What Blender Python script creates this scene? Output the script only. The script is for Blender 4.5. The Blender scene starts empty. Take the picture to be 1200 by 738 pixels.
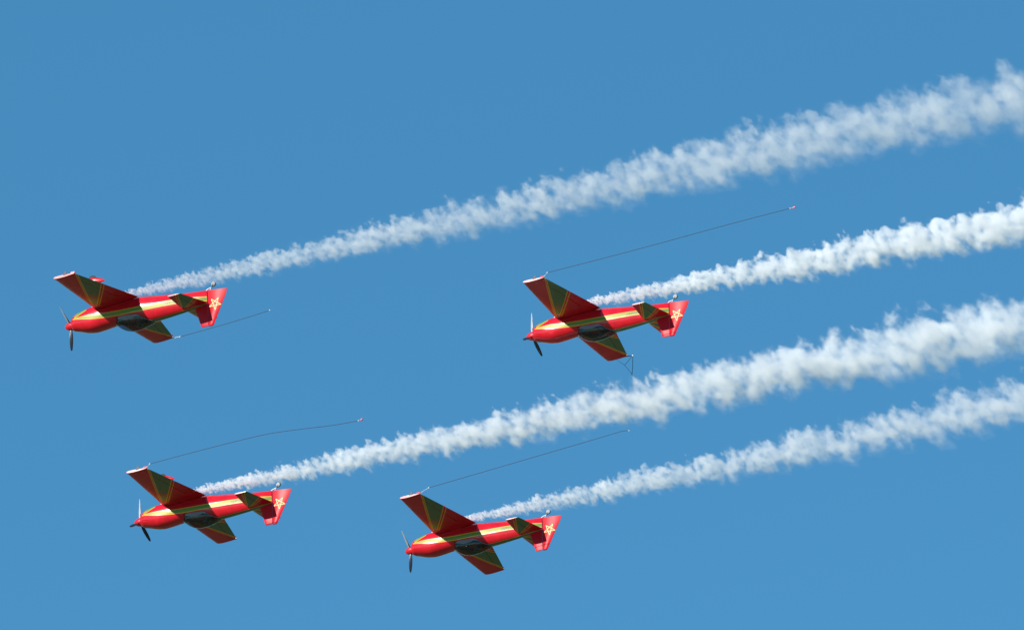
import bpy, bmesh, math, random
from mathutils import Vector, Matrix, Quaternion
R = math.radians
sc = bpy.context.scene
col = sc.collection

# ------------------------------------------------------------------ camera, sky, sun, exposure
cam = bpy.data.cameras.new('camera')
cam.lens = 400; cam.sensor_width = 36; cam.clip_start = 0.5; cam.clip_end = 200000
camo = bpy.data.objects.new('camera', cam); col.objects.link(camo)
camo.location = (0, 0, 1.7); camo.rotation_euler = (R(90 + 24), 0, 0)
sc.camera = camo

SUN_EL, SUN_AZ = R(22.8), R(-130.0)          # azimuth clockwise from +Y
sun_dir = Vector((math.sin(SUN_AZ)*math.cos(SUN_EL), math.cos(SUN_AZ)*math.cos(SUN_EL), math.sin(SUN_EL)))
w = bpy.data.worlds.new('World'); sc.world = w; w.use_nodes = True
nt = w.node_tree; nt.nodes.clear()
sky = nt.nodes.new('ShaderNodeTexSky'); sky.sky_type = 'NISHITA'; sky.sun_disc = False
sky.sun_elevation = SUN_EL; sky.sun_rotation = SUN_AZ % (2*math.pi)
sky.altitude = 0; sky.air_density = 1.0; sky.dust_density = 0.0; sky.ozone_density = 2.0
tint = nt.nodes.new('ShaderNodeMix'); tint.data_type = 'RGBA'; tint.blend_type = 'MULTIPLY'
tint.inputs[0].default_value = 1.0; tint.inputs[7].default_value = (0.37, 0.86, 1.0, 1)
bgn = nt.nodes.new('ShaderNodeBackground'); bgn.inputs[1].default_value = 0.126
won = nt.nodes.new('ShaderNodeOutputWorld')
nt.links.new(sky.outputs[0], tint.inputs[6]); nt.links.new(tint.outputs[2], bgn.inputs[0]); nt.links.new(bgn.outputs[0], won.inputs[0])

sl = bpy.data.lights.new('sun', 'SUN'); sl.energy = 5.0; sl.angle = R(0.5); sl.color = (1.0, 0.96, 0.90)
slo = bpy.data.objects.new('sun', sl); col.objects.link(slo)
slo.rotation_euler = sun_dir.to_track_quat('Z', 'Y').to_euler(); slo.location = (0, 0, 400)

sc.view_settings.view_transform = 'Standard'; sc.view_settings.look = 'None'
sc.view_settings.gamma = 1; sc.view_settings.use_curve_mapping = False
sc.view_settings.exposure = 0.25
sc.render.engine = 'CYCLES'
sc.cycles.use_denoising = True
sc.cycles.volume_bounces = 8; sc.cycles.max_bounces = 10; sc.cycles.transparent_max_bounces = 16
sc.cycles.volume_max_steps = 512
sc.cycles.filter_width = 1.5

# ------------------------------------------------------------------ helpers
def tag(o, label=None, cat=None, group=None, kind=None):
    if label: o['label'] = label
    if cat: o['category'] = cat
    if group: o['group'] = group
    if kind: o['kind'] = kind
    return o

def empty(name):
    o = bpy.data.objects.new(name, None); col.objects.link(o); o.empty_display_size = 0.3
    return o

def link(name, bm, mats, parent=None, sharp=35, smooth=True):
    """one mesh object from a bmesh, smooth shaded with edges sharper than `sharp` degrees kept hard"""
    bmesh.ops.remove_doubles(bm, verts=bm.verts, dist=1e-5)
    bmesh.ops.recalc_face_normals(bm, faces=bm.faces)
    for f in bm.faces: f.smooth = smooth
    lim = R(sharp)
    for e in bm.edges:
        e.smooth = not (len(e.link_faces) == 2 and e.calc_face_angle(0) > lim)
    me = bpy.data.meshes.new(name); bm.to_mesh(me); bm.free()
    for m in (mats if isinstance(mats, (list, tuple)) else [mats]): me.materials.append(m)
    o = bpy.data.objects.new(name, me); col.objects.link(o)
    if parent: o.parent = parent
    return o

def loft(bm, rings, close=True, caps=True, mat=0):
    vs = [[bm.verts.new(p) for p in r] for r in rings]
    n = len(rings[0]); fs = []
    for a, b in zip(vs[:-1], vs[1:]):
        for i in range(n if close else n-1):
            j = (i+1) % n
            f = bm.faces.new((a[i], a[j], b[j], b[i])); f.material_index = mat; fs.append(f)
    if caps:
        for r in (vs[0], vs[-1]):
            f = bm.faces.new(r); f.material_index = mat; fs.append(f)
    return fs

def tube(bm, pts, rad, seg=10, mat=0):
    pts = [Vector(p) for p in pts]
    rads = rad if isinstance(rad, (list, tuple)) else [rad]*len(pts)
    d0 = (pts[1]-pts[0]).normalized()
    up = Vector((0, 0, 1)) if abs(d0.z) < .9 else Vector((0, 1, 0))
    nrm = (up - d0*up.dot(d0)).normalized(); rings = []
    for i, p in enumerate(pts):
        d = (pts[min(i+1, len(pts)-1)] - pts[max(i-1, 0)]).normalized()
        nrm = (nrm - d*nrm.dot(d)).normalized(); bi = d.cross(nrm)
        rings.append([p + (nrm*math.cos(2*math.pi*k/seg) + bi*math.sin(2*math.pi*k/seg))*rads[i] for k in range(seg)])
    loft(bm, rings, True, True, mat)

def ellipsoid(bm, c, rx, ry, rz, seg=20, rings=12):
    m = Matrix.Translation(c) @ Matrix.Diagonal((rx, ry, rz, 1))
    bmesh.ops.create_uvsphere(bm, u_segments=seg, v_segments=rings, radius=1, matrix=m)

def lerp_tab(tab, x):
    """smooth (Catmull-Rom like, monotone-safe enough) table interpolation; tab sorted by descending x"""
    n = len(tab)
    if x >= tab[0][0]: return tab[0][1:]
    if x <= tab[-1][0]: return tab[-1][1:]
    for i in range(n-1):
        x0, x1 = tab[i][0], tab[i+1][0]
        if x0 >= x >= x1:
            t = (x0-x)/(x0-x1); out = []
            for k in range(1, len(tab[0])):
                p1, p2 = tab[i][k], tab[i+1][k]
                m1 = m2 = (p2-p1)
                if i > 0: 
                    s0 = (p1-tab[i-1][k])/(tab[i-1][0]-x0); s1 = (p2-p1)/(x0-x1)
                    m1 = 0 if s0*s1 <= 0 else 2*s0*s1/(s0+s1)*(x0-x1)
                if i < n-2:
                    s1 = (p2-p1)/(x0-x1); s2 = (tab[i+2][k]-p2)/(x1-tab[i+2][0])
                    m2 = 0 if s1*s2 <= 0 else 2*s1*s2/(s1+s2)*(x0-x1)
                h = t*t*(3-2*t)
                out.append((2*t**3-3*t*t+1)*p1 + (t**3-2*t*t+t)*m1 + (-2*t**3+3*t*t)*p2 + (t**3-t*t)*m2)
            return tuple(out)

# --- node expressions: the same formula can be written into a shader or a geometry tree
class E:
    def __init__(s, nt, sock): s.nt, s.s = nt, sock
    def op(s, o, b=None, c=None, clamp=False):
        n = s.nt.nodes.new('ShaderNodeMath'); n.operation = o; n.use_clamp = clamp
        s.nt.links.new(s.s, n.inputs[0])
        for i, v in ((1, b), (2, c)):
            if v is None: continue
            if isinstance(v, E): s.nt.links.new(v.s, n.inputs[i])
            else: n.inputs[i].default_value = v
        return E(s.nt, n.outputs[0])
    def __add__(s, b): return s.op('ADD', b)
    __radd__ = __add__
    def __mul__(s, b): return s.op('MULTIPLY', b)
    __rmul__ = __mul__
    def __sub__(s, b): return s.op('SUBTRACT', b)
    def __rsub__(s, b): return (s*-1.0) + b
    def __truediv__(s, b): return s.op('DIVIDE', b)
    def __pow__(s, b): return s.op('POWER', b)
    def gt(s, b): return s.op('GREATER_THAN', b)
    def lt(s, b): return s.op('LESS_THAN', b)
    def abs(s): return s.op('ABSOLUTE')
    def max(s, b): return s.op('MAXIMUM', b)
    def min(s, b): return s.op('MINIMUM', b)
    def clamp(s): return s.op('ADD', 0.0, clamp=True)
    def sstep(s, a, b):                        # smoothstep
        t = ((s - a) * (1.0/(b-a))).clamp()
        return t*t*(3.0 - 2.0*t)

def new_mat(name):
    m = bpy.data.materials.new(name); m.use_nodes = True
    t = m.node_tree; bs = t.nodes['Principled BSDF']
    return m, t, bs

def simple(name, rgb, rough=.4, metal=0, noise=0.0, nscale=6, **kw):
    m, t, bs = new_mat(name)
    bs.inputs['Base Color'].default_value = (*rgb, 1); bs.inputs['Roughness'].default_value = rough; bs.inputs['Metallic'].default_value = metal
    for k, v in kw.items(): bs.inputs[k].default_value = v
    if noise:
        tc = t.nodes.new('ShaderNodeTexCoord'); no = t.nodes.new('ShaderNodeTexNoise')
        no.inputs['Scale'].default_value = nscale; no.inputs['Detail'].default_value = 5
        t.links.new(tc.outputs['Object'], no.inputs['Vector'])
        hs = t.nodes.new('ShaderNodeMix'); hs.data_type = 'RGBA'
        hs.inputs[6].default_value = (*[c*(1-noise) for c in rgb], 1); hs.inputs[7].default_value = (*[min(1, c*(1+noise)) for c in rgb], 1)
        t.links.new(no.outputs[0], hs.inputs[0]); t.links.new(hs.outputs[2], bs.inputs['Base Color'])
    return m

RED = (0.58, 0.009, 0.020); GREEN = (0.085, 0.150, 0.065); YEL = (0.66, 0.37, 0.02)

def mixrgb(t, fac, a, b):
    n = t.nodes.new('ShaderNodeMix'); n.data_type = 'RGBA'
    t.links.new(fac.s, n.inputs[0])
    for i, v in ((6, a), (7, b)):
        if isinstance(v, tuple): n.inputs[i].default_value = (*v, 1)
        else: t.links.new(v, n.inputs[i])
    return n.outputs[2]

def object_xyz(t):
    tc = t.nodes.new('ShaderNodeTexCoord'); sx = t.nodes.new('ShaderNodeSeparateXYZ')
    t.links.new(tc.outputs['Object'], sx.inputs[0])
    return tc, [E(t, sx.outputs[i]) for i in range(3)]

def paint(name, pattern, rough=.16, wave=.25):
    """glossy two-coat aircraft paint; pattern(t, x, y, z) -> list of (mask, rgb, gloss) laid over red"""
    m, t, bs = new_mat(name)
    tc, (x, y, z) = object_xyz(t)
    # faint weathering: fine soot and polish marks
    no = t.nodes.new('ShaderNodeTexNoise'); no.inputs['Scale'].default_value = 3.2; no.inputs['Detail'].default_value = 6; no.inputs['Roughness'].default_value = .65
    oi = t.nodes.new('ShaderNodeObjectInfo'); va = t.nodes.new('ShaderNodeVectorMath'); va.operation = 'ADD'
    t.links.new(tc.outputs['Object'], va.inputs[0]); t.links.new((E(t, oi.outputs['Random'])*40.0).s, va.inputs[1])
    t.links.new(va.outputs[0], no.inputs['Vector'])
    n0 = E(t, no.outputs[0])
    c = mixrgb(t, n0.sstep(.35, .7), tuple(v*.88 for v in RED), tuple(v*1.08 for v in RED))
    rg = (n0 * 0.06) + (rough - .03); me = None; spec = None
    for mask, rgb, r2, metal in pattern(t, x, y, z):
        c = mixrgb(t, mask, c, rgb)
        rg = rg + (mask * (r2 - rough)) if r2 else rg
        if r2 and r2 >= .3: spec = mask if spec is None else spec.max(mask)
        if metal: me = mask*metal if me is None else me.max(mask*metal)
    t.links.new(c, bs.inputs['Base Color']); t.links.new(rg.s, bs.inputs['Roughness'])
    if spec is not None: t.links.new((spec*.08).s, bs.inputs['Coat Weight']); bs.inputs['Coat Roughness'].default_value = .32; t.links.new((spec*.15 + .5).s, bs.inputs['Specular IOR Level'])
    if spec is not None: t.links.new(mixrgb(t, spec, (1, 1, 1), (1., .78, .30)), bs.inputs['Specular Tint'])
    if me is not None: t.links.new(me.s, bs.inputs['Metallic'])
    # very slight skin waviness so the reflections are not computer straight
    n2 = t.nodes.new('ShaderNodeTexNoise'); n2.inputs['Scale'].default_value = 2.3; n2.inputs['Detail'].default_value = 2
    t.links.new(va.outputs[0], n2.inputs['Vector'])
    bp = t.nodes.new('ShaderNodeBump'); bp.inputs['Strength'].default_value = wave; bp.inputs['Distance'].default_value = .02
    t.links.new(n2.outputs[0], bp.inputs['Height']); t.links.new(bp.outputs[0], bs.inputs['Normal'])
    return m

def sd(x, y, a, b):
    """signed distance to the line a->b (positive on its left)"""
    dx, dy = b[0]-a[0], b[1]-a[1]; L = math.hypot(dx, dy); nx, ny = -dy/L, dx/L
    return x*nx + y*ny - (nx*a[0] + ny*a[1])

def band(d, hw): return d.abs().lt(hw)

def plan_pattern(A0, A1, B0, B1, C0, C1, D0, D1, X0, X1, lw, seam=None):
    """the green wedge between two double yellow lines on a wing, in plan (x, |y|)"""
    def f(t, x, y, z):
        ya = y.abs()
        a, b = sd(x, ya, A0, A1), sd(x, ya, B0, B1)
        c, d = sd(x, ya, C0, C1), sd(x, ya, D0, D1)
        q = sd(x, ya, X0, X1)
        out = []
        inb = b.gt(0.0) if True else None
        wedge = b.gt(0.0) * c.lt(0.0)
        out.append((wedge, GREEN, .2, 0))
        outer = ya.gt(A0[1]); 
        for dist, lim in ((a, None), (b, c.lt(lw)), (c, b.gt(-lw)), (d, a.gt(-lw))):
            mk = band(dist, lw)*outer
            if lim is not None: mk = mk*lim
            out.append((mk, YEL, .22, 0))
        out.append((band(q, lw*1.2)*a.gt(0)*d.lt(0), YEL, .22, 0))
        return out
    return f

# directions are chosen so that the inside of the wedge is on the left of A and B and on the right of C and D
wing_pat = plan_pattern((.155, .56), (-.85, 3.57), (.13, .46), (-.83, 3.33), (.06, .44), (-1.12, 2.18), (.0, .40), (-1.13, 2.0), (.03, .76), (-.34, .62), .017)
stab_pat = plan_pattern((-3.28, .16), (-3.70, 1.38), (-3.30, .10), (-3.80, 1.38), (-3.32, .10), (-4.03, .66), (-3.36, .06), (-4.08, .54), (-3.20, .1), (-3.25, .05), .016)

STRIPE = [(1.3, .19), (1.0, .215), (.65, .255), (.1, .325), (-.25, .362), (-1.75, .412), (-3.0, .428), (-4.3, .53)]
def fuse_pattern(t, x, y, z):
    # height of the stripe's middle along the fuselage, as a float curve
    fc = t.nodes.new('ShaderNodeFloatCurve'); cm = fc.mapping.curves[0]
    pts = [((p[0]+5)/7, p[1]) for p in STRIPE][::-1]
    while len(cm.points) < len(pts): cm.points.new(.5, .5)
    for p, q in zip(cm.points, pts): p.location = q; p.handle_type = 'AUTO_CLAMPED'
    fc.mapping.update()
    u = (x + 5.0) * (1/7); t.links.new(u.s, fc.inputs['Value'])
    d = z - E(t, fc.outputs[0])
    hw = ((1.28 - x) * .11).min(.094).max(.018)               # narrows towards the spinner
    side = y.abs().gt(.05) * x.gt(-4.31) * x.lt(1.12)
    ad = d.abs()
    edge = ad.lt(hw) * side
    core = ad.lt(hw - .029) * side
    # branch that climbs to the chin of the cowling
    br = sd(x, z, (1.10, .20), (.78, -.04)).abs()
    brs = x.lt(1.05)*x.gt(.55)*z.lt(.18)
    wid = (1.12 - x) * .24 + .022
    # turtle deck painted green with a yellow edge
    dk = z.gt(.66) * x.lt(-1.7) * x.gt(-4.28)
    dw = (x*.03 + .19)
    deck_e = dk * y.abs().lt(dw + .009); deck = dk * y.abs().lt(dw)
    nose_seam = band(x - (-.02), .004)
    belly_seam = band(z - (-.06), .003) * x.gt(-.0)
    nose_seam = nose_seam.max(band(x + 2.16, .0035)).max(band(x + 3.22, .003)).max(band(x - 1.262, .008))
    # exhaust soot that streams back along the belly
    tc2 = t.nodes.new('ShaderNodeTexCoord'); mp = t.nodes.new('ShaderNodeMapping'); mp.inputs['Scale'].default_value = (1.2, 9, 9)
    sn = t.nodes.new('ShaderNodeTexNoise'); sn.inputs['Scale'].default_value = 1.0; sn.inputs['Detail'].default_value = 5
    t.links.new(tc2.outputs['Object'], mp.inputs[0]); t.links.new(mp.outputs[0], sn.inputs['Vector'])
    soot = E(t, sn.outputs[0]).sstep(.42, .72) * x.lt(.1) * (z*-1.0).sstep(-.22 , .12) * (x + 3.6).sstep(0.0, 2.6) * .75
    return [(nose_seam.max(belly_seam), tuple(v*.35 for v in RED), .28, 0), (soot, (.05, .02, .02), .29, 0),
            (deck_e, YEL, .22, 0), (deck, GREEN, .22, 0),
            (br.lt(wid)*brs, YEL, .24, 0), (br.lt(wid-.024)*brs, (.10, .26, .05), .28, 0),
            (edge, YEL, .24, .0), (core, (.09, .19, .04), .33, .0)]

M = {}
M['wing'] = paint('wing_paint', wing_pat, .33)
M['stab'] = paint('stabilizer_paint', stab_pat, .33)
for k_ in ('wing', 'stab'): M[k_].node_tree.nodes['Principled BSDF'].inputs['Specular IOR Level'].default_value = .36
M['fuse'] = paint('fuselage_paint', fuse_pattern, .13)
M['red'] = paint('red_paint', lambda t, x, y, z: [], .3)
M['tail'] = paint('tail_paint', lambda t, x, y, z: [], .36, .08)
M['tail'].node_tree.nodes['Principled BSDF'].inputs['Specular IOR Level'].default_value = .12
M['emblem'] = simple('emblem_yellow', (.82, .68, .30), .65, 0, **{'Specular IOR Level': .2})
M['letters'] = simple('letter_green', (.03, .10, .04), .4)
M['black'] = simple('matt_black', (.012, .012, .014), .55, noise=.3)
M['dark'] = simple('cockpit_dark', (.016, .016, .018), .7, noise=.2, nscale=3)
M['blade'] = simple('blade_composite', (.018, .02, .028), .5, noise=.25)
M['blade_front'] = simple('blade_front', (.40, .41, .44), .4, noise=.08)
M['frame'] = simple('frame_grey', (.19, .16, .19), .4, noise=.1)
M['steel'] = simple('steel', (.38, .38, .40), .5, .6, noise=.15)
M['hub'] = simple('wheel_hub', (.32, .33, .35), .45, noise=.15)
M['rubber'] = simple('rubber', (.02, .02, .02), .75)
M['white'] = simple('white_fitting', (.82, .82, .80), .4)
M['cord'] = simple('dark_cord', (.035, .035, .05), .8, noise=.3, nscale=30)
M['pink'] = simple('pink_tag', (.75, .16, .22), .6)
M['suit'] = simple('flight_suit', (.05, .055, .05), .85, noise=.3, nscale=20)
M['skin'] = simple('skin', (.42, .24, .16), .55)
M['helmet'] = simple('helmet_shell', (.10, .10, .11), .25)
M['visor'] = simple('visor', (.01, .01, .012), .08)

m = bpy.data.materials.new('canopy_glass'); m.use_nodes = True; t = m.node_tree; t.nodes.clear()
tr = t.nodes.new('ShaderNodeBsdfTransparent'); tr.inputs[0].default_value = (.44, .44, .455, 1)
gl = t.nodes.new('ShaderNodeBsdfGlossy'); gl.inputs['Roughness'].default_value = .04
lw = t.nodes.new('ShaderNodeLayerWeight'); lw.inputs[0].default_value = .5; fre = (E(t, lw.outputs['Facing'])**5.0)*.85 + .045
mx = t.nodes.new('ShaderNodeMixShader'); ou = t.nodes.new('ShaderNodeOutputMaterial')
t.links.new(fre.s, mx.inputs[0]); t.links.new(tr.outputs[0], mx.inputs[1]); t.links.new(gl.outputs[0], mx.inputs[2]); tl = t.nodes.new('ShaderNodeBsdfTranslucent'); tl.inputs[0].default_value = (.9, .88, .88, 1)
df = t.nodes.new('ShaderNodeBsdfDiffuse'); df.inputs[0].default_value = (.8, .78, .78, 1)
m2 = t.nodes.new('ShaderNodeMixShader'); m2.inputs[0].default_value = .5; m3 = t.nodes.new('ShaderNodeMixShader')
t.links.new(tl.outputs[0], m2.inputs[1]); t.links.new(df.outputs[0], m2.inputs[2])
rim_glint = ((fre - .35) * 1.8).clamp() * .7 + .004            # bright rim glint put in as whitening of the perspex at grazing angles
t.links.new(rim_glint.s, m3.inputs[0]); t.links.new(mx.outputs[0], m3.inputs[1]); t.links.new(m2.outputs[0], m3.inputs[2]); t.links.new(m3.outputs[0], ou.inputs[0])
M['glass'] = m

# ------------------------------------------------------------------ the ground (an airfield's grass far below, it lights the aircraft from beneath)
bm = bmesh.new(); bmesh.ops.create_circle(bm, cap_ends=True, segments=96, radius=40000)
mg, t, bs = new_mat('airfield_grass')
tc = t.nodes.new('ShaderNodeTexCoord')
n1 = t.nodes.new('ShaderNodeTexNoise'); n1.inputs['Scale'].default_value = .004; n1.inputs['Detail'].default_value = 8
n2 = t.nodes.new('ShaderNodeTexNoise'); n2.inputs['Scale'].default_value = .6; n2.inputs['Detail'].default_value = 6
t.links.new(tc.outputs['Object'], n1.inputs['Vector']); t.links.new(tc.outputs['Object'], n2.inputs['Vector'])
a = mixrgb(t, E(t, n1.outputs[0]).sstep(.35, .65), (.075, .092, .038), (.21, .18, .10))
b = mixrgb(t, E(t, n2.outputs[0]).sstep(.3, .8), a, (.13, .14, .065))
t.links.new(b, bs.inputs['Base Color']); bs.inputs['Roughness'].default_value = .9
g = link('ground', bm, mg); tag(g, 'dry airfield grass stretching to the horizon', 'ground', kind='structure')

# ------------------------------------------------------------------ the aerobatic aeroplane (x forward, y to its left, z up, metres)
# x, bottom, top, half width, exponent
FUS = [(1.285, .135, .475, .170, 2.0), (1.25, .06, .515, .245, 2.15), (1.18, .0, .55, .30, 2.25), (1.05, -.06, .585, .352, 2.4),
       (.90, -.10, .64, .375, 2.5), (.62, -.165, .715, .400, 2.6), (.35, -.19, .745, .408, 2.65), (.05, -.20, .725, .405, 2.65),
       (-.30, -.205, .69, .395, 2.6), (-.62, -.205, .665, .388, 2.5), (-1.2, -.19, .72, .375, 2.4), (-1.7, -.14, .84, .358, 2.35),
       (-2.1, -.085, .885, .335, 2.3), (-2.6, -.01, .865, .295, 2.3), (-3.1, .065, .835, .245, 2.25), (-3.6, .12, .80, .185, 2.2),
       (-4.0, .155, .77, .13, 2.1), (-4.29, .175, .74, .062, 2.0)]
SILL = [(-.66, .52), (-.95, .55), (-1.45, .605), (-1.6, .66), (-1.8, .78), (-2.0, .875), (-2.02, .88)]
NR = 56
def fuse_ring(x, cut=False):
    zb, zt, hw, n = lerp_tab(FUS, x); zc = (zb+zt)/2; h = (zt-zb)/2; ring = []
    zs = lerp_tab(SILL, min(max(x, -2.02), -.66))[0] if cut else None
    for k in range(NR):
        a = 2*math.pi*k/NR; c, s = math.cos(a), math.sin(a)
        yy = hw*math.copysign(abs(c)**(2/n), c); zz = zc + h*math.copysign(abs(s)**(2/n), s)
        if cut and zz > zs:
            wsl = hw*(max(0, 1-((zs-zc)/h)**n))**(1/n)
            f = abs(yy)/max(wsl, .01)                      # 1 at the sill, 0 in the middle
            yy = math.copysign(min(abs(yy), wsl) , yy)
            depth = max(0, 1-(f/.86)**6) if f < .86 else 0
            zz = zs - depth*min(.42, max(0.02, (2.02+x)*.9))
        ring.append((x, yy, zz))
    return ring

def build_fuselage(root):
    bm = bmesh.new()
    xs = [1.285, 1.27, 1.25, 1.22, 1.18]; x = 1.10
    while x > -.62: xs.append(x); x -= .08
    rings = [fuse_ring(x) for x in xs] + [fuse_ring(-.655)]
    xs2 = [-.66 - .068*i for i in range(21)]
    rings += [fuse_ring(x, True) for x in xs2] + [fuse_ring(-2.025)]
    x = -2.1
    while x > -4.26: rings.append(fuse_ring(x)); x -= .09
    rings.append(fuse_ring(-4.29))
    loft(bm, rings)
    for f in bm.faces:
        c = f.calc_center_median()
        if -2.03 < c.x < -.64 and abs(c.y) < .36:
            zs = lerp_tab(SILL, min(max(c.x, -2.02), -.66))[0]
            if c.z > .2 and (c.z < zs + .002 or c.x > -.66) and f.normal.z != 0:
                zb, zt, hw, n = lerp_tab(FUS, c.x)
                # inside of the tub only
                if abs(c.y) < .93*hw*(max(0, 1-min(1, abs((c.z-(zb+zt)/2)/((zt-zb)/2)))**n))**(1/n): f.material_index = 1
    return link('fuselage', bm, [M['fuse'], M['dark']], root, sharp=40)

def airfoil(n=18, tc=.14):
    """closed loop of (fraction of chord from the leading edge, half thickness sign) points"""
    up = []
    for i in range(n+1):
        f = (1-math.cos(math.pi*i/n))/2
        y = 5*tc*(.2969*math.sqrt(f)-.126*f-.3516*f*f+.2843*f**3-.1036*f**4)
        up.append((f, y))
    return up

def section(xle, xte, y, z, tc, f0=0., f1=1., n=18, le_round=False):
    c = xle-xte; top, bot = [], []
    fs = [f0 + (f1-f0)*(1-math.cos(math.pi*i/n))/2 for i in range(n+1)]
    for f in fs:
        t_ = 5*tc*(.2969*math.sqrt(f)-.126*f-.3516*f*f+.2843*f**3-.1026*f**4)*c
        if le_round and f < f0+.022: t_ *= .55 + .45*math.sqrt(max(0, (f-f0)/.022))
        t_ = max(t_, .0015)
        top.append((xle-f*c, y, z+t_)); bot.append((xle-f*c, y, z-t_))
    return top + bot[::-1]

def wing_at(ya):
    s = (ya-.5)/3.2
    return (.235-.235*s, -1.555+.695*s, -.085+.085*s, .145-.035*s)   # LE, TE, z, thickness

HIN = .745
def build_wing(root, sg):
    bm = bmesh.new(); rings = []
    for ya in (.28, .5, .75, .86): rings.append((ya, 1.0))
    for i in range(8): rings.append((.865 + (3.60-.865)*i/7, HIN-.002))
    for ya in (3.605, 3.68): rings.append((ya, 1.0))
    R_ = []
    for ya, f1 in rings:
        le, te, z, tc = wing_at(ya); R_.append(section(le, te, sg*ya, z, tc, 0, f1))
    # rounded tip
    le, te, z, tc = wing_at(3.7); R_.append(section(le-.006, te+.006, sg*3.70, z, tc*.96))
    loft(bm, R_)
    wg = link('wing', bm, M['wing'], root, sharp=32)
    bm = bmesh.new(); R_ = []
    for i in range(8):
        ya = .875 + (3.59-.875)*i/7; le, te, z, tc = wing_at(ya)
        R_.append(section(le, te, sg*ya, z, tc, HIN+.0005, 1.0, 12, True))
    loft(bm, R_); ai = link('aileron', bm, M['wing'], wg, sharp=32)
    # aileron spade on its arm under the wing
    bm = bmesh.new(); le, te, z, tc = wing_at(1.55)
    tube(bm, [(-.95, sg*1.55, z-.03), (-.90, sg*1.55, z-.22), (-.72, sg*1.55, z-.27)], .012, 8)
    bx = bmesh.ops.create_cube(bm, size=1, matrix=Matrix.Translation((-.66, sg*1.55, z-.275)) @ Matrix.Diagonal((.20, .22, .012, 1)))
    link('aileron_spade', bm, M['red'], wg)
    # tow fitting on the tip: small black cleat and a red bracket at the trailing edge
    bm = bmesh.new()
    loft(bm, [[(-.40, sg*3.69, -.02), (-.54, sg*3.69, -.02), (-.54, sg*3.71, -.02), (-.40, sg*3.71, -.02)],
              [(-.49, sg*3.69, -.15), (-.54, sg*3.69, -.15), (-.54, sg*3.71, -.15), (-.49, sg*3.71, -.15)]])
    link('tip_cleat', bm, M['black'], wg, smooth=False)
    bm = bmesh.new()
    loft(bm, [[(-.66, sg*3.58, -.01), (-.83, sg*3.58, -.01), (-.83, sg*3.66, -.01), (-.66, sg*3.66, -.01)],
              [(-.70, sg*3.60, -.10), (-.85, sg*3.60, -.10), (-.85, sg*3.65, -.10), (-.70, sg*3.65, -.10)]])
    link('tip_bracket', bm, M['red'], wg, smooth=False)
    return wg

def build_fairing(root, sg):
    bm = bmesh.new(); pts = []; rr = []
    for i in range(15):
        x = .0 - 1.58*i/14; zb, zt, hw, n = lerp_tab(FUS, x); zc = (zb+zt)/2; h = (zt-zb)/2
        z = .155 - .16*i/14
        yy = hw*(1-min(1, abs((z-zc)/h))**n)**(1/n)
        pts.append((x, sg*(yy-.004), z)); rr.append(.011*min(1, .1+i/3))
    tube(bm, pts, rr, 8); return link('wing_root_fairing', bm, M['red'], root)

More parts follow.
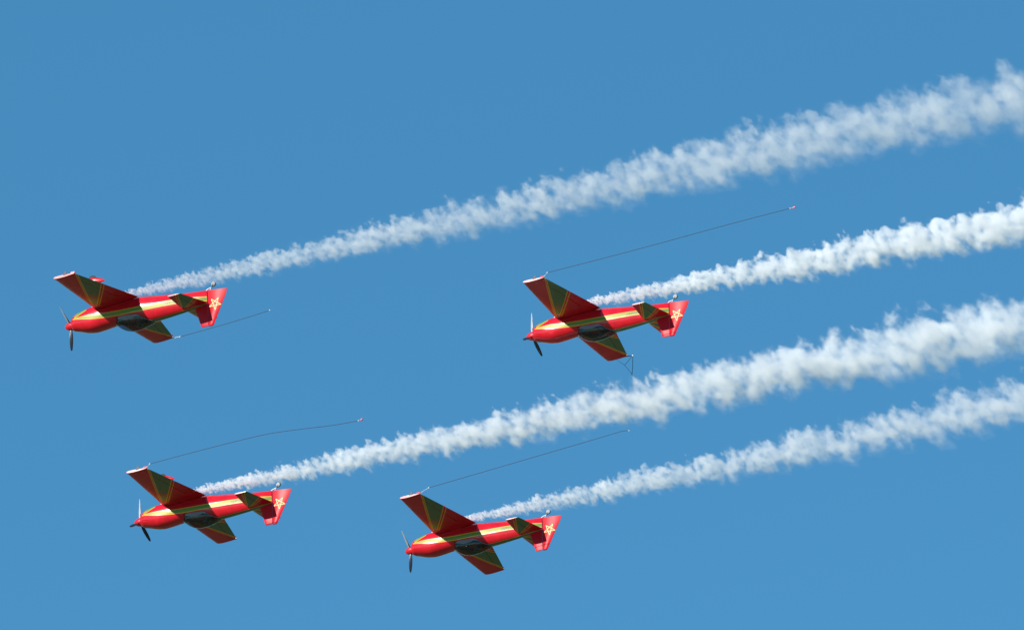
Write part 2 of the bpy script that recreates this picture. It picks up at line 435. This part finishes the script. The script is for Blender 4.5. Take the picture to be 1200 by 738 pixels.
def build_tail(root):
    for sg in (1, -1):
        bm = bmesh.new(); R_ = []
        def st(ya):
            s = (ya-.1)/1.28; return (-3.275-.115*s, -4.32+.40*s)
        for ya in (.04, .3, .7, 1.1, 1.37):
            le, te = st(ya); R_.append(section(le, te, sg*ya, .69, .095, 0, .545, 12))
        le, te = st(1.40); R_.append(section(le-.004, te, sg*1.395, .69, .088, 0, .54, 12))
        loft(bm, R_); hs = link('horizontal_stabilizer', bm, M['stab'], root, sharp=32)
        bm = bmesh.new(); R_ = []
        for ya in (.07, .3, .7, 1.1, 1.37, 1.395):
            le, te = st(ya); R_.append(section(le, te, sg*ya, .69, .095 if ya < 1.38 else .088, .56, 1, 12, True))
        loft(bm, R_); link('elevator', bm, M['stab'], hs, sharp=32)
    # fin: sections stacked in z
    def vsec(xle, xte, z, tc, f0=0, f1=1, rnd=False):
        return [(p[0], p[2], z) for p in section(xle, xte, 0, 0, tc, f0, f1, 12, rnd)]
    bm = bmesh.new(); R_ = []
    for z in (.60, .83, 1.1, 1.35, 1.54):
        s = (z-.83)/.71; le = -3.78-.21*s; hx = -4.285; R_.append(vsec(le, le-(le-hx)*1.75, z, .085, 0, .566))
    R_.append([(p[0]*.98-.083, p[1]*.75, 1.565) for p in R_[-1]])
    loft(bm, R_); link('fin', bm, M['tail'], root, sharp=30)
    bm = bmesh.new(); R_ = []
    for z in (.20, .45, .80, 1.2, 1.53, 1.56, 1.59):
        te = -4.49 - (1.59-z)*.65/1.32
        if z < .3: te = -5.10
        hx = -4.30; k = .036
        n = 8; ring = []
        c = hx-te
        prof = [(0, .0), (.008, .5), (.02, .85), (.04, 1.0), (.5, 1.0), (.78, .97), (1.0, .12)]
        if z > 1.57: k *= .7
        ring = [(hx-f*c, k*v, z + (.075*f if z < .3 else 0)) for f, v in prof] + [(hx-f*c, -k*v, z + (.075*f if z < .3 else 0)) for f, v in prof[::-1][:-1]]
        R_.append(ring)
    loft(bm, R_); rd = link('rudder', bm, M['tail'], root, sharp=50)
    # the five-pointed interlaced star on each side of the rudder
    for sg in (1, -1):
        bm = bmesh.new(); cx, cz, r = -4.60, .775, .245
        v = [(cx + r*math.sin(2*math.pi*k/5), cz + r*math.cos(2*math.pi*k/5)) for k in range(5)]
        for k in range(5):
            a, b = Vector(v[k]), Vector(v[(k+2) % 5]); d = (b-a).normalized(); nn = Vector((-d.y, d.x))*.0135
            a2, b2 = a - d*.0, b + d*.0
            q = [a2+nn, b2+nn, b2-nn, a2-nn]
            def yo(p):           # the rudder's half thickness there
                te = -4.49 - (1.59-p[1])*.65/1.32; f = (-4.30-p[0])/(-4.30-te)
                if f <= 1: return .036*(1 if f < .5 else 1-.03*(f-.5)/.28 if f < .78 else .97-.85*(f-.78)/.22)
                return .004
            N = 8; rows = []
            for i in range(N+1):
                pl = q[0].lerp(q[1], i/N); pr_ = q[3].lerp(q[2], i/N); e = .0022 + .0006*k
                rows.append([(pl[0], sg*(yo(pl)+e), pl[1]), (pr_[0], sg*(yo(pr_)+e), pr_[1]), (pr_[0], sg*(yo(pr_)-.004), pr_[1]), (pl[0], sg*(yo(pl)-.004), pl[1])])
            loft(bm, rows)
        link('star_emblem', bm, M['emblem'], rd, smooth=False)
    # tail wheel on its spring
    bm = bmesh.new()
    tube(bm, [(-4.22, 0, .20), (-4.30, 0, .15), (-4.42, 0, .115), (-4.50, 0, .085)], [.022, .02, .016, .014], 10)
    for s in (1, -1): tube(bm, [(-4.46, 0, .10), (-4.50, s*.05, .06), (-4.55, s*.052, -.01)], .011, 8)
    tube(bm, [(-4.25, 0, .19), (-4.36, .0, .24), (-4.44, 0, .12)], .008, 6)
    ts = link('tail_wheel_strut', bm, M['steel'], root)
    bm = bmesh.new(); prof = [(.0, .05), (.02, .049), (.05, .041), (.065, .034), (.082, .028), (.092, .014), (.094, 0), (.092, -.014), (.082, -.028), (.065, -.034), (.05, -.041), (.02, -.049), (.0, -.05)]
    rings = [[(-4.55+r*math.cos(2*math.pi*k/24), yv, -.01+r*math.sin(2*math.pi*k/24)) for k in range(24)] for r, yv in prof if r > 0]
    loft(bm, rings); tw = link('tail_wheel', bm, M['hub'], ts)
    bm = bmesh.new(); rings = [[(-4.55+r*math.cos(2*math.pi*k/24), yv, -.01+r*math.sin(2*math.pi*k/24)) for k in range(24)] for r, yv in [(.075, .03), (.09, .024), (.098, .01), (.098, -.01), (.09, -.024), (.075, -.03)]]
    loft(bm, rings, caps=False); link('tyre', bm, M['rubber'], tw)

# ---- canopy
CAN = [(-.50, .005, .70, .702), (-.56, .15, .655, .74), (-.66, .245, .545, .835), (-.80, .305, .55, .935), (-.98, .335, .565, 1.02), (-1.2, .345, .59, 1.065),
       (-1.45, .338, .615, 1.06), (-1.62, .31, .67, 1.03), (-1.8, .265, .785, .975), (-1.95, .20, .865, .925), (-2.06, .12, .89, .895)]
def can_ring(x, n=22, inset=0):
    hw, zb, zt = lerp_tab(CAN, x); out = []
    for k in range(n+1):
        a = math.pi*k/n; c, s = math.cos(a), math.sin(a)
        out.append((x, (hw-inset)*math.copysign(abs(c)**(2/2.3), c), zb + max(.001, zt-zb-inset)*abs(s)**(2/2.1)))
    return out
def build_canopy(root):
    bm = bmesh.new(); xs = [-.505 - 1.55*i/34 for i in range(35)]
    loft(bm, [can_ring(x) for x in xs], close=False, caps=False)
    cp = link('canopy', bm, M['glass'], root, sharp=80)
    bm = bmesh.new()
    for s in (0, -1):
        p = [Vector(can_ring(x)[s]) for x in xs[1:]]
        tube(bm, [q + Vector((0, 0, .0)) for q in p], .008, 8)
    # side rail: a strip of frame that follows the sill
    for sg in (1, -1):
        rows = []
        for i in range(16):
            x = -.62 - 1.0*i/15; zb, zt, hwf, n = lerp_tab(FUS, x); hw, zb2, _ = lerp_tab(CAN, x)
            wd = .012 + .125*max(0, math.sin(math.pi*i/15))**1.3
            rows.append([(x, sg*(hw+.012), zb2-.03), (x, sg*(hw+.010-.06*wd), zb2+wd), (x, sg*(hw-.004-.06*wd), zb2+wd), (x, sg*(hw-.004), zb2-.03)])
        loft(bm, rows)
    link('canopy_frame', bm, M['frame'], cp)
    # instrument coaming and seat
    bm = bmesh.new(); rows = []
    for x, h in ((-.67, .03), (-.78, .06), (-.92, .07)):
        rows.append([(x, .25*math.cos(math.pi*k/10), .56 + h + .10*math.sin(math.pi*k/10)) for k in range(11)] + [(x, -.25, .42), (x, .25, .42)])
    loft(bm, rows); link('instrument_panel', bm, M['dark'], root)
    bm = bmesh.new()
    rows = [[(x-.025, sy*.5*wd, z) if a else (x+.025, sy*.5*wd, z) for a, sy in ((0, 1), (0, -1), (1, -1), (1, 1))] for x, z, wd in ((-1.42, .22, .42), (-1.58, .55, .42), (-1.70, .80, .34), (-1.73, .86, .2))]
    loft(bm, rows); link('seat', bm, M['dark'], root)

def build_prop(root):
    # spinner
    bm = bmesh.new(); prof = [(1.62, .006), (1.612, .03), (1.59, .062), (1.55, .098), (1.49, .133), (1.42, .157), (1.35, .169), (1.29, .172)]
    loft(bm, [[(x, r*math.cos(2*math.pi*k/32), .30 + r*math.sin(2*math.pi*k/32)) for k in range(32)] for x, r in prof])
    return link('spinner', bm, M['red'], root)

def build_blades(root, ang):
    pr = empty('propeller'); pr.parent = root; pr.location = (1.375, 0, .30)
    for k in range(3):
        a = R(ang + 120*k); rows = []
        d = Vector((0, -math.sin(a), math.cos(a))); tdir = Vector((0, math.cos(a), math.sin(a))); ax = Vector((1, 0, 0))
        for r, ch, tw, th in ((.10, .07, 62, .045), (.20, .085, 54, .034), (.33, .115, 43, .024), (.50, .125, 33, .018), (.68, .115, 26, .013), (.84, .092, 21, .010), (.93, .065, 19, .008), (.965, .02, 18, .005)):
            tw = R(tw+24); cd = tdir*math.cos(tw) - ax*math.sin(tw); nd = tdir*math.sin(tw) + ax*math.cos(tw)
            ring = []
            for i in range(12):
                b = 2*math.pi*i/12
                ring.append(d*r + cd*(math.cos(b)*ch*.54) + nd*(math.sin(b)*th/2*(1.15+.5*math.cos(b))))
            rows.append(ring)
        bm = bmesh.new(); loft(bm, rows); bm.normal_update()
        bmesh.ops.recalc_face_normals(bm, faces=bm.faces)
        for f in bm.faces: f.material_index = 1 if f.normal.x > .02 else 0      # pale front, black anti-glare back
        link('propeller_blade', bm, [M['blade'], M['blade_front']], pr, sharp=60)
    return pr

def build_gear(root):
    for sg in (1, -1):
        bm = bmesh.new(); rows = []
        for y, z, x, ch, th in ((.25, -.16, .02, .22, .05), (.45, -.38, .0, .18, .04), (.66, -.66, -.02, .14, .032), (.75, -.82, -.03, .12, .03)):
            rows.append([(x + ch/2*math.cos(2*math.pi*k/14), sg*(y + th/2*math.sin(2*math.pi*k/14)), z + .3*th*math.sin(2*math.pi*k/14)) for k in range(14)])
        loft(bm, rows); lg = link('landing_gear_leg', bm, M['red'], root)
        bm = bmesh.new(); rows = []
        for x, h, wd, zc in ((.30, .01, .01, -.87), (.27, .07, .05, -.87), (.18, .125, .08, -.875), (.02, .155, .095, -.88), (-.15, .14, .085, -.875), (-.32, .09, .055, -.855), (-.46, .04, .025, -.835), (-.52, .008, .006, -.825)):
            rows.append([(x, sg*.77 + wd*math.cos(2*math.pi*k/18), zc + h*math.sin(2*math.pi*k/18)) for k in range(18)])
        loft(bm, rows); sp = link('wheel_spat', bm, M['red'], lg, sharp=60)
        bm = bmesh.new()
        loft(bm, [[(.0+r*math.cos(2*math.pi*k/24), sg*.77+yv, -.955+r*math.sin(2*math.pi*k/24)) for k in range(24)] for r, yv in [(.11, .05), (.145, .042), (.155, .02), (.155, -.02), (.145, -.042), (.11, -.05)]])
        link('wheel', bm, M['rubber'], lg)
    for sg in (1, -1):
        bm = bmesh.new(); tube(bm, [(.42, sg*.16, -.12), (.30, sg*.16, -.24), (.10, sg*.16, -.29)], .035, 12)
        link('exhaust_pipe', bm, M['steel'], root)

def build_letters(root):
    for sg in (-1, 1):
        cu = bpy.data.curves.new('registration', 'FONT'); cu.body = 'CN-ABV'; cu.size = .135; cu.extrude = .0025
        tmp = bpy.data.objects.new('tmp', cu); col.objects.link(tmp)
        dg = bpy.context.evaluated_depsgraph_get(); me = bpy.data.meshes.new_from_object(tmp.evaluated_get(dg))
        bpy.data.objects.remove(tmp)
        w_ = max(v.co.x for v in me.vertices)
        for v in me.vertices:
            px, pz, e = v.co.x - w_/2, v.co.y, v.co.z
            x = -2.90 + (px if sg < 0 else -px); z = lerp_tab(STRIPE, x)[0] - .048 + pz
            zb, zt, hw, n = lerp_tab(FUS, x); zc = (zb+zt)/2; h = (zt-zb)/2
            yy = hw*(1-min(1, abs((z-zc)/h))**n)**(1/n)
            v.co = (x, sg*(yy + .002 + e), z)
        me.materials.clear(); me.materials.append(M['letters'])
        o = bpy.data.objects.new('registration_lettering', me); col.objects.link(o); o.parent = root

def build_plane(ang):
    root = empty('aerobatic_airplane')
    build_fuselage(root)
    for sg in (1, -1): build_wing(root, sg); build_fairing(root, sg)
    build_tail(root); build_canopy(root); build_prop(root); build_gear(root); build_letters(root)
    build_blades(root, ang)
    return root

def skin_body(name, joints, edges, mat):
    me = bpy.data.meshes.new(name); me.from_pydata([j[0] for j in joints], edges, []); me.update()
    o = bpy.data.objects.new(name, me); col.objects.link(o)
    md = o.modifiers.new('skin', 'SKIN'); 
    for i, j in enumerate(joints):
        sv = me.skin_vertices[0].data[i]; sv.radius = (j[1], j[1]*(j[2] if len(j) > 2 else 1)); sv.use_root = (i == 0)
    md2 = o.modifiers.new('sub', 'SUBSURF'); md2.levels = md2.render_levels = 1
    dg = bpy.context.evaluated_depsgraph_get(); dg.update()
    out = bpy.data.meshes.new_from_object(o.evaluated_get(dg)); bpy.data.objects.remove(o)
    for p in out.polygons: p.use_smooth = True
    out.materials.clear(); out.materials.append(mat)
    r = bpy.data.objects.new(name, out); col.objects.link(r); return r

def build_pilot():
    # seated, strapped in; hands forward on stick and throttle
    J = [((-1.42, 0, .34), .13, 1.2), ((-1.46, 0, .50), .135, 1.3), ((-1.50, 0, .64), .125, 1.4), ((-1.50, 0, .735), .055), ((-1.47, 0, .80), .05), ((-1.46, 0, .87), .075),
         ((-1.50, .17, .66), .055), ((-1.36, .215, .50), .045), ((-1.13, .14, .44), .035), ((-1.07, .12, .45), .04),
         ((-1.50, -.17, .66), .055), ((-1.36, -.215, .50), .045), ((-1.13, -.10, .44), .035), ((-1.07, -.08, .45), .04),
         ((-1.33, .10, .30), .085), ((-.95, .13, .36), .065), ((-1.33, -.10, .30), .085), ((-.95, -.13, .36), .065)]
    ED = [(0, 1), (1, 2), (2, 3), (3, 4), (4, 5), (2, 6), (6, 7), (7, 8), (8, 9), (2, 10), (10, 11), (11, 12), (12, 13), (0, 14), (14, 15), (0, 16), (16, 17)]
    p = skin_body('person', J, ED, M['suit'])
    bm = bmesh.new(); ellipsoid(bm, (-1.448, 0, .845), .095, .076, .105, 20, 14)
    ellipsoid(bm, (-1.35, 0, .835), .018, .012, .02, 10, 8)
    link('face', bm, M['skin'], p)
    bm = bmesh.new(); ellipsoid(bm, (-1.475, 0, .868), .118, .105, .112, 24, 14)
    bmesh.ops.delete(bm, geom=[v for v in bm.verts if v.co.x > -1.405 and v.co.z < .90 or v.co.z < .79], context='VERTS')
    link('helmet', bm, M['helmet'], p)
    bm = bmesh.new(); ellipsoid(bm, (-1.455, 0, .872), .108, .09, .06, 20, 12)
    bmesh.ops.delete(bm, geom=[v for v in bm.verts if v.co.x < -1.43], context='VERTS')
    link('visor', bm, M['visor'], p)
    bm = bmesh.new()
    for sg in (1, -1): tube(bm, [(-1.60, sg*.09, .74), (-1.44, sg*.09, .72), (-1.34, sg*.07, .58), (-1.28, sg*.02, .42)], .016, 6)
    link('harness', bm, M['frame'], p)
    return p

def copy_tree(o, parent=None, skip=()):
    c = o.copy(); col.objects.link(c); c.parent = parent
    if parent: c.matrix_parent_inverse = o.matrix_parent_inverse.copy()
    for ch in list(o.children):
        if ch.name.split('.')[0] not in skip: copy_tree(ch, c, skip)
    return c

POSES = [
 ([[-0.88665, 0.46022, 0.04524], [0.46175, 0.88643, 0.03217], [-0.0253, 0.04942, -0.99846]], [-14.821, 377.274, 169.839]),
 ([[-0.90226, 0.43097, 0.01422], [0.43001, 0.90172, -0.04456], [-0.03202, -0.03409, -0.99891]], [1.996, 389.841, 174.991]),
 ([[-0.89718, 0.44141, 0.01482], [0.44107, 0.89721, -0.02149], [-0.02279, -0.01274, -0.99966]], [-12.92, 397.898, 170.832]),
 ([[-0.89812, 0.43955, 0.01319], [0.43788, 0.89667, -0.0651], [-0.04044, -0.0527, -0.99779]], [-2.686, 405.517, 172.881])]
LAB = ['inverted red airplane at upper left, its short rope trailing from the lower wingtip',
       'inverted red airplane at the right, slack wire loop hanging off its lower wingtip',
       'inverted red airplane at lower left, below the airplane with the short rope',
       'lowest inverted red airplane, at bottom centre ahead of the lowest smoke trail']
PLAB = ['pilot in dark helmet strapped upside down in the upper left airplane',
        'pilot in dark helmet strapped upside down in the rightmost airplane',
        'pilot in dark helmet strapped upside down in the lower left airplane',
        'pilot in dark helmet strapped upside down in the bottom centre airplane']
PROP = [1, 178, 178, 3]
plane0 = build_plane(PROP[0]); pilot0 = build_pilot()
for i, (m3, loc) in enumerate(POSES):
    mw = Matrix.Translation(loc) @ Matrix(m3).to_4x4()
    if i == 0: p, q = plane0, pilot0
    else:
        p = copy_tree(plane0); q = copy_tree(pilot0)
        pr = [c for c in p.children if c.name.startswith('propeller')][0]
        pr.rotation_euler = (R(PROP[i]-PROP[0]), 0, 0)
    p.matrix_world = mw; q.matrix_world = mw
    tag(p, LAB[i], 'airplane', 'red aerobatic airplanes in formation')
    tag(q, PLAB[i], 'person', 'pilots in the airplanes')

# ------------------------------------------------------------------ ropes towed from the wingtips
ROPES = [
  [[-12.351, 380.159, 170.04], [-12.127, 380.048, 170.038], [-11.211, 379.555, 170.092], [-10.329, 379.076, 170.152], [-9.448, 378.59, 170.225], [-8.82, 378.237, 170.289], [-8.726, 378.187, 170.294]],
  [[1.176, 386.131, 175.149], [1.317, 385.996, 175.276], [3.168, 385.088, 175.389], [5.374, 383.998, 175.539], [7.57, 382.902, 175.708], [9.133, 382.129, 175.816], [10.255, 381.579, 175.884], [10.442, 381.491, 175.889]],
  [[-13.783, 394.196, 170.903], [-13.654, 394.072, 171.015], [-12.53, 393.494, 171.092], [-10.84, 392.632, 171.192], [-9.286, 391.855, 171.258], [-8.156, 391.336, 171.222], [-6.707, 390.692, 171.137], [-5.743, 390.241, 171.123], [-5.583, 390.151, 171.146]],
  [[-3.542, 401.82, 173.116], [-3.193, 401.586, 173.249], [-1.307, 400.616, 173.429], [0.652, 399.607, 173.617], [2.93, 398.434, 173.839], [3.967, 397.897, 173.943], [4.194, 397.781, 173.964], [4.453, 397.673, 173.942], [4.55, 397.648, 173.906]]]
RLAB = ['short dark rope trailing from the lower wingtip of the upper left airplane',
        'long dark rope with pink end trailing from the upper wingtip of the rightmost airplane',
        'long dark rope curving slightly, trailing from the upper wingtip of the lower left airplane',
        'dark rope bent at its free end, trailing from the bottom centre airplane']
def smooth_path(pts, n=6):
    P = [Vector(p) for p in pts]; out = []
    for i in range(len(P)-1):
        a, b, c, d = P[max(i-1, 0)], P[i], P[i+1], P[min(i+2, len(P)-1)]
        for k in range(n):
            s = k/n; out.append(.5*((2*b) + (c-a)*s + (2*a-5*b+4*c-d)*s*s + (3*b-a-3*c+d)*s**3))
    return out + [P[-1]]
for i, pts in enumerate(ROPES):
    P = [Vector(p) for p in pts]; o = empty('tow_rope'); o.location = P[0]
    L = [p - P[0] for p in P]
    bm = bmesh.new(); tube(bm, smooth_path(L[1:-1]), .0105, 6); link('cord', bm, M['cord'], o)
    bm = bmesh.new(); tube(bm, [L[0], L[0].lerp(L[1], .5) + Vector((0, 0, .01)), L[1]], .005, 6); link('leader', bm, M['white'], o)
    for c, r in ((L[1], .022), (L[0].lerp(L[1], .25), .014), (L[-2], .020)):
        bm = bmesh.new(); ellipsoid(bm, c, r*1.3, r, r, 12, 8); link('rope_fitting', bm, M['white'], o)
    if i in (1, 2):
        d = (L[-1]-L[-2]).normalized(); s = d.cross(Vector((0, 0, 1))).normalized()*.03
        bm = bmesh.new(); loft(bm, [[L[-2]+d*.06+s*.4+Vector((0, 0, .008)), L[-2]+d*.06-s*.4+Vector((0, 0, .008)), L[-2]+d*.06-s*.4-Vector((0, 0, .008)), L[-2]+d*.06+s*.4-Vector((0, 0, .008))],
            [L[-1]+s+Vector((0, 0, .035)), L[-1]-s+Vector((0, 0, .02)), L[-1]-s-Vector((0, 0, .03)), L[-1]+s-Vector((0, 0, .02))]])
        link('end_tag', bm, M['pink'], o)
    tag(o, RLAB[i], 'rope', 'ropes towed by the airplanes')
SL = {'tip': [4.337, 392.811, 174.888], 'bead': [4.556, 392.799, 174.908], 'mid': [4.253, 393.241, 174.708], 'att': [3.963, 393.165, 174.886], 'bot': [4.531, 393.214, 174.295], 'bot2': [4.494, 393.309, 174.432]}
SL = {k: Vector(v) for k, v in SL.items()}
o = empty('slack_wire'); o.location = SL['tip']; SL = {k: v - o.location for k, v in SL.items()}
bm = bmesh.new(); tube(bm, [SL['tip'] - Vector((.10, 0, .012)), SL['bead']], .016, 8); link('tip_rod', bm, M['black'], o)
bm = bmesh.new(); ellipsoid(bm, SL['bead'], .036, .032, .032, 12, 8); link('rope_fitting', bm, M['white'], o)
bm = bmesh.new(); tube(bm, [SL['bead'], SL['bead'].lerp(SL['bot'], .5) + Vector((.012, 0, 0)), SL['bot']], .011, 6)
tube(bm, [SL['bot2'], SL['mid'], SL['att']], .007, 6); tube(bm, [SL['bead'], SL['mid']], .0075, 6); tube(bm, [SL['bot'], SL['bot2']], .008, 6)
link('wire', bm, M['cord'], o)
tag(o, 'thin slack wire loop hanging below the lower wingtip of the rightmost airplane', 'wire')

# ------------------------------------------------------------------ smoke trails
# (start, a far point, growth c of radius = c*(s+s0)^.65, density, seed)
TR = [([-13.862, 376.642, 170.223], [17.908, 360.325, 170.50], .116, .92, 3.1),
      ([2.814, 389.36, 175.545], [18.887, 382.059, 175.491], .130, 1.5, 17.7),
      ([-12.017, 397.348, 171.258], [18.832, 382.403, 171.55], .122, 1.9, 41.3),
      ([-1.548, 404.877, 173.37], [19.387, 394.948, 173.828], .122, 1.5, 63.9)]
SLAB = ['uppermost thin wispy white smoke trail behind the upper left airplane',
        'short dense white smoke trail with curled puffs behind the rightmost airplane',
        'widest white smoke trail, behind the lower left airplane, passing above the bent rope',
        'lowest white smoke trail, behind the bottom centre airplane']
def smoke_field(nt, vec_sock, c, seed, R0=.14):
    """cloud field d(x, y, z): positive inside; x runs along the trail, the turbulence grows with its radius"""
    sx = nt.nodes.new('ShaderNodeSeparateXYZ'); nt.links.new(vec_sock, sx.inputs[0])
    x, y, z = (E(nt, sx.outputs[i]) for i in range(3))
    s0 = (R0/c)**(1/.65)
    xs = (x + s0).max(.02)
    rad = (xs**.65)*c
    u = (xs**.35)*(1/(.35*c))
    yn, zn = y/rad, z/rad
    us = u + (zn*.38) + (yn*.27)                # sheared, so the puffs lean and no lattice plane shows
    def noise(f, det, off, rough=.55, sx_=1.0, sy_=1.0):
        cb = nt.nodes.new('ShaderNodeCombineXYZ'); n = nt.nodes.new('ShaderNodeTexNoise')
        for k, e in enumerate((us*(f*sx_) + off, yn*(f*sy_) - u*(f*.23) + off*.37, zn*(f*sy_) + off*.71)): nt.links.new(e.s, cb.inputs[k])
        n.inputs['Scale'].default_value = 1.0; n.inputs['Detail'].default_value = det; n.inputs['Roughness'].default_value = rough
        nt.links.new(cb.outputs[0], n.inputs['Vector']); return E(nt, n.outputs[0])
    # slow wander of the axis, then puffs, then fine curls
    wz = (noise(.28, 1, seed)-.5)*.4; wy = (noise(.28, 1, seed+9.)-.5)*.4
    zz = zn + wz; yy = yn + wy
    rho = (yy*yy + zz*zz)**.5
    n0 = noise(.42, 1.0, seed+50.)            # the trail swells and thins along its length
    n1 = noise(1.05, 1.0, seed+20., .55, 1.1, .88)           # puffs about as wide as the trail
    n2 = noise(2.1, 2.6, seed+31., .55)
    up = (zn*.6 + .5).clamp()                # curls roll up along the top, the underside hangs softer
    d = (1.0 - rho) + (n0-.5)*.25 + (n1-.5)*1.65 + (n2-.5)*(up*1.1 + .8) - .13
    return d, x, n2, up

def noise_low(t, x, seed):
    cb = t.nodes.new('ShaderNodeCombineXYZ'); n = t.nodes.new('ShaderNodeTexNoise'); n.inputs['Scale'].default_value = 1.0; n.inputs['Detail'].default_value = 2
    t.links.new((x*.9 + seed).s, cb.inputs[0]); t.links.new(cb.outputs[0], n.inputs['Vector'])
    return E(t, n.outputs[0]).sstep(.3, .7)*.5 + .75

def hull_mesh(L, c, seed):
    """the outer surface of the cloud field, meshed with the very same noise that fills it"""
    ng = bpy.data.node_groups.new('smoke_hull', 'GeometryNodeTree')
    ng.interface.new_socket('Geometry', in_out='OUTPUT', socket_type='NodeSocketGeometry')
    pos = ng.nodes.new('GeometryNodeInputPosition'); d, x, _, _u = smoke_field(ng, pos.outputs[0], c, seed)
    d = d.min(x*4.0 + .4) 
    vc = ng.nodes.new('GeometryNodeVolumeCube'); rmax = c*(L+1)**.65*2.1
    ng.links.new(d.s, vc.inputs['Density']); vc.inputs['Background'].default_value = -1.0
    vc.inputs['Min'].default_value = (-.4, -rmax, -rmax); vc.inputs['Max'].default_value = (L, rmax, rmax)
    h = .055
    for k, v in (('Resolution X', int((L+.4)/h)), ('Resolution Y', int(2*rmax/h)), ('Resolution Z', int(2*rmax/h))): vc.inputs[k].default_value = v
    vm = ng.nodes.new('GeometryNodeVolumeToMesh'); vm.inputs['Threshold'].default_value = 0.0; vm.inputs['Adaptivity'].default_value = 0.15
    go = ng.nodes.new('NodeGroupOutput'); ng.links.new(vc.outputs[0], vm.inputs[0]); ng.links.new(vm.outputs[0], go.inputs[0])
    tmp = bpy.data.objects.new('tmp', bpy.data.meshes.new('tmp')); col.objects.link(tmp)
    md = tmp.modifiers.new('g', 'NODES'); md.node_group = ng
    dg = bpy.context.evaluated_depsgraph_get(); dg.update()
    me = bpy.data.meshes.new_from_object(tmp.evaluated_get(dg))
    bpy.data.objects.remove(tmp); bpy.data.node_groups.remove(ng)
    return me

for i, (a, b, c, dens, seed) in enumerate(TR):
    a, b = Vector(a), Vector(b); L = (b-a).length + 5.0
    X = (b-a).normalized(); a = a - X*.55; L += .55; Y = Vector((0, 0, 1)).cross(X).normalized(); Z = X.cross(Y)
    me = hull_mesh(L, c, seed)
    mt = bpy.data.materials.new('smoke'); mt.use_nodes = True; t = mt.node_tree; t.nodes.clear()
    tc = t.nodes.new('ShaderNodeTexCoord'); d, x, n2, up = smoke_field(t, tc.outputs['Object'], c, seed)
    s0 = (.14/c)**(1/.65)
    pw = (.70, .50, .72, .80)[i]
    den = (d / (.68 - up*.38)).sstep(0.0, 1.0) * (n2.sstep(.36, .62)*1.15+.10) * (noise_low(t, x, seed)) * ((x + s0).max(.1)**-pw) * (8.0*dens)
    pv = t.nodes.new('ShaderNodeVolumePrincipled'); pv.inputs['Color'].default_value = (.996, .996, .996, 1); pv.inputs['Anisotropy'].default_value = 0.0
    t.links.new(den.s, pv.inputs['Density'])
    # a faint skin of droplets at the cloud's edge
    tr_ = t.nodes.new('ShaderNodeBsdfTransparent'); df = t.nodes.new('ShaderNodeBsdfDiffuse'); df.inputs[0].default_value = (.85, .85, .85, 1)
    mx = t.nodes.new('ShaderNodeMixShader'); mx.inputs[0].default_value = .012
    t.links.new(tr_.outputs[0], mx.inputs[1]); t.links.new(df.outputs[0], mx.inputs[2])
    ou = t.nodes.new('ShaderNodeOutputMaterial'); t.links.new(mx.outputs[0], ou.inputs['Surface']); t.links.new(pv.outputs[0], ou.inputs['Volume'])
    mt.cycles.volume_step_rate = .025
    me.materials.clear(); me.materials.append(mt)
    for p in me.polygons: p.use_smooth = True
    o = bpy.data.objects.new('smoke_trail', me); col.objects.link(o)
    o.matrix_world = Matrix(((X.x, Y.x, Z.x, a.x), (X.y, Y.y, Z.y, a.y), (X.z, Y.z, Z.z, a.z), (0, 0, 0, 1)))
    print('smoke', i, len(me.vertices), [round(v, 1) for v in o.dimensions])
    tag(o, SLAB[i], 'smoke', 'smoke trails behind the airplanes')
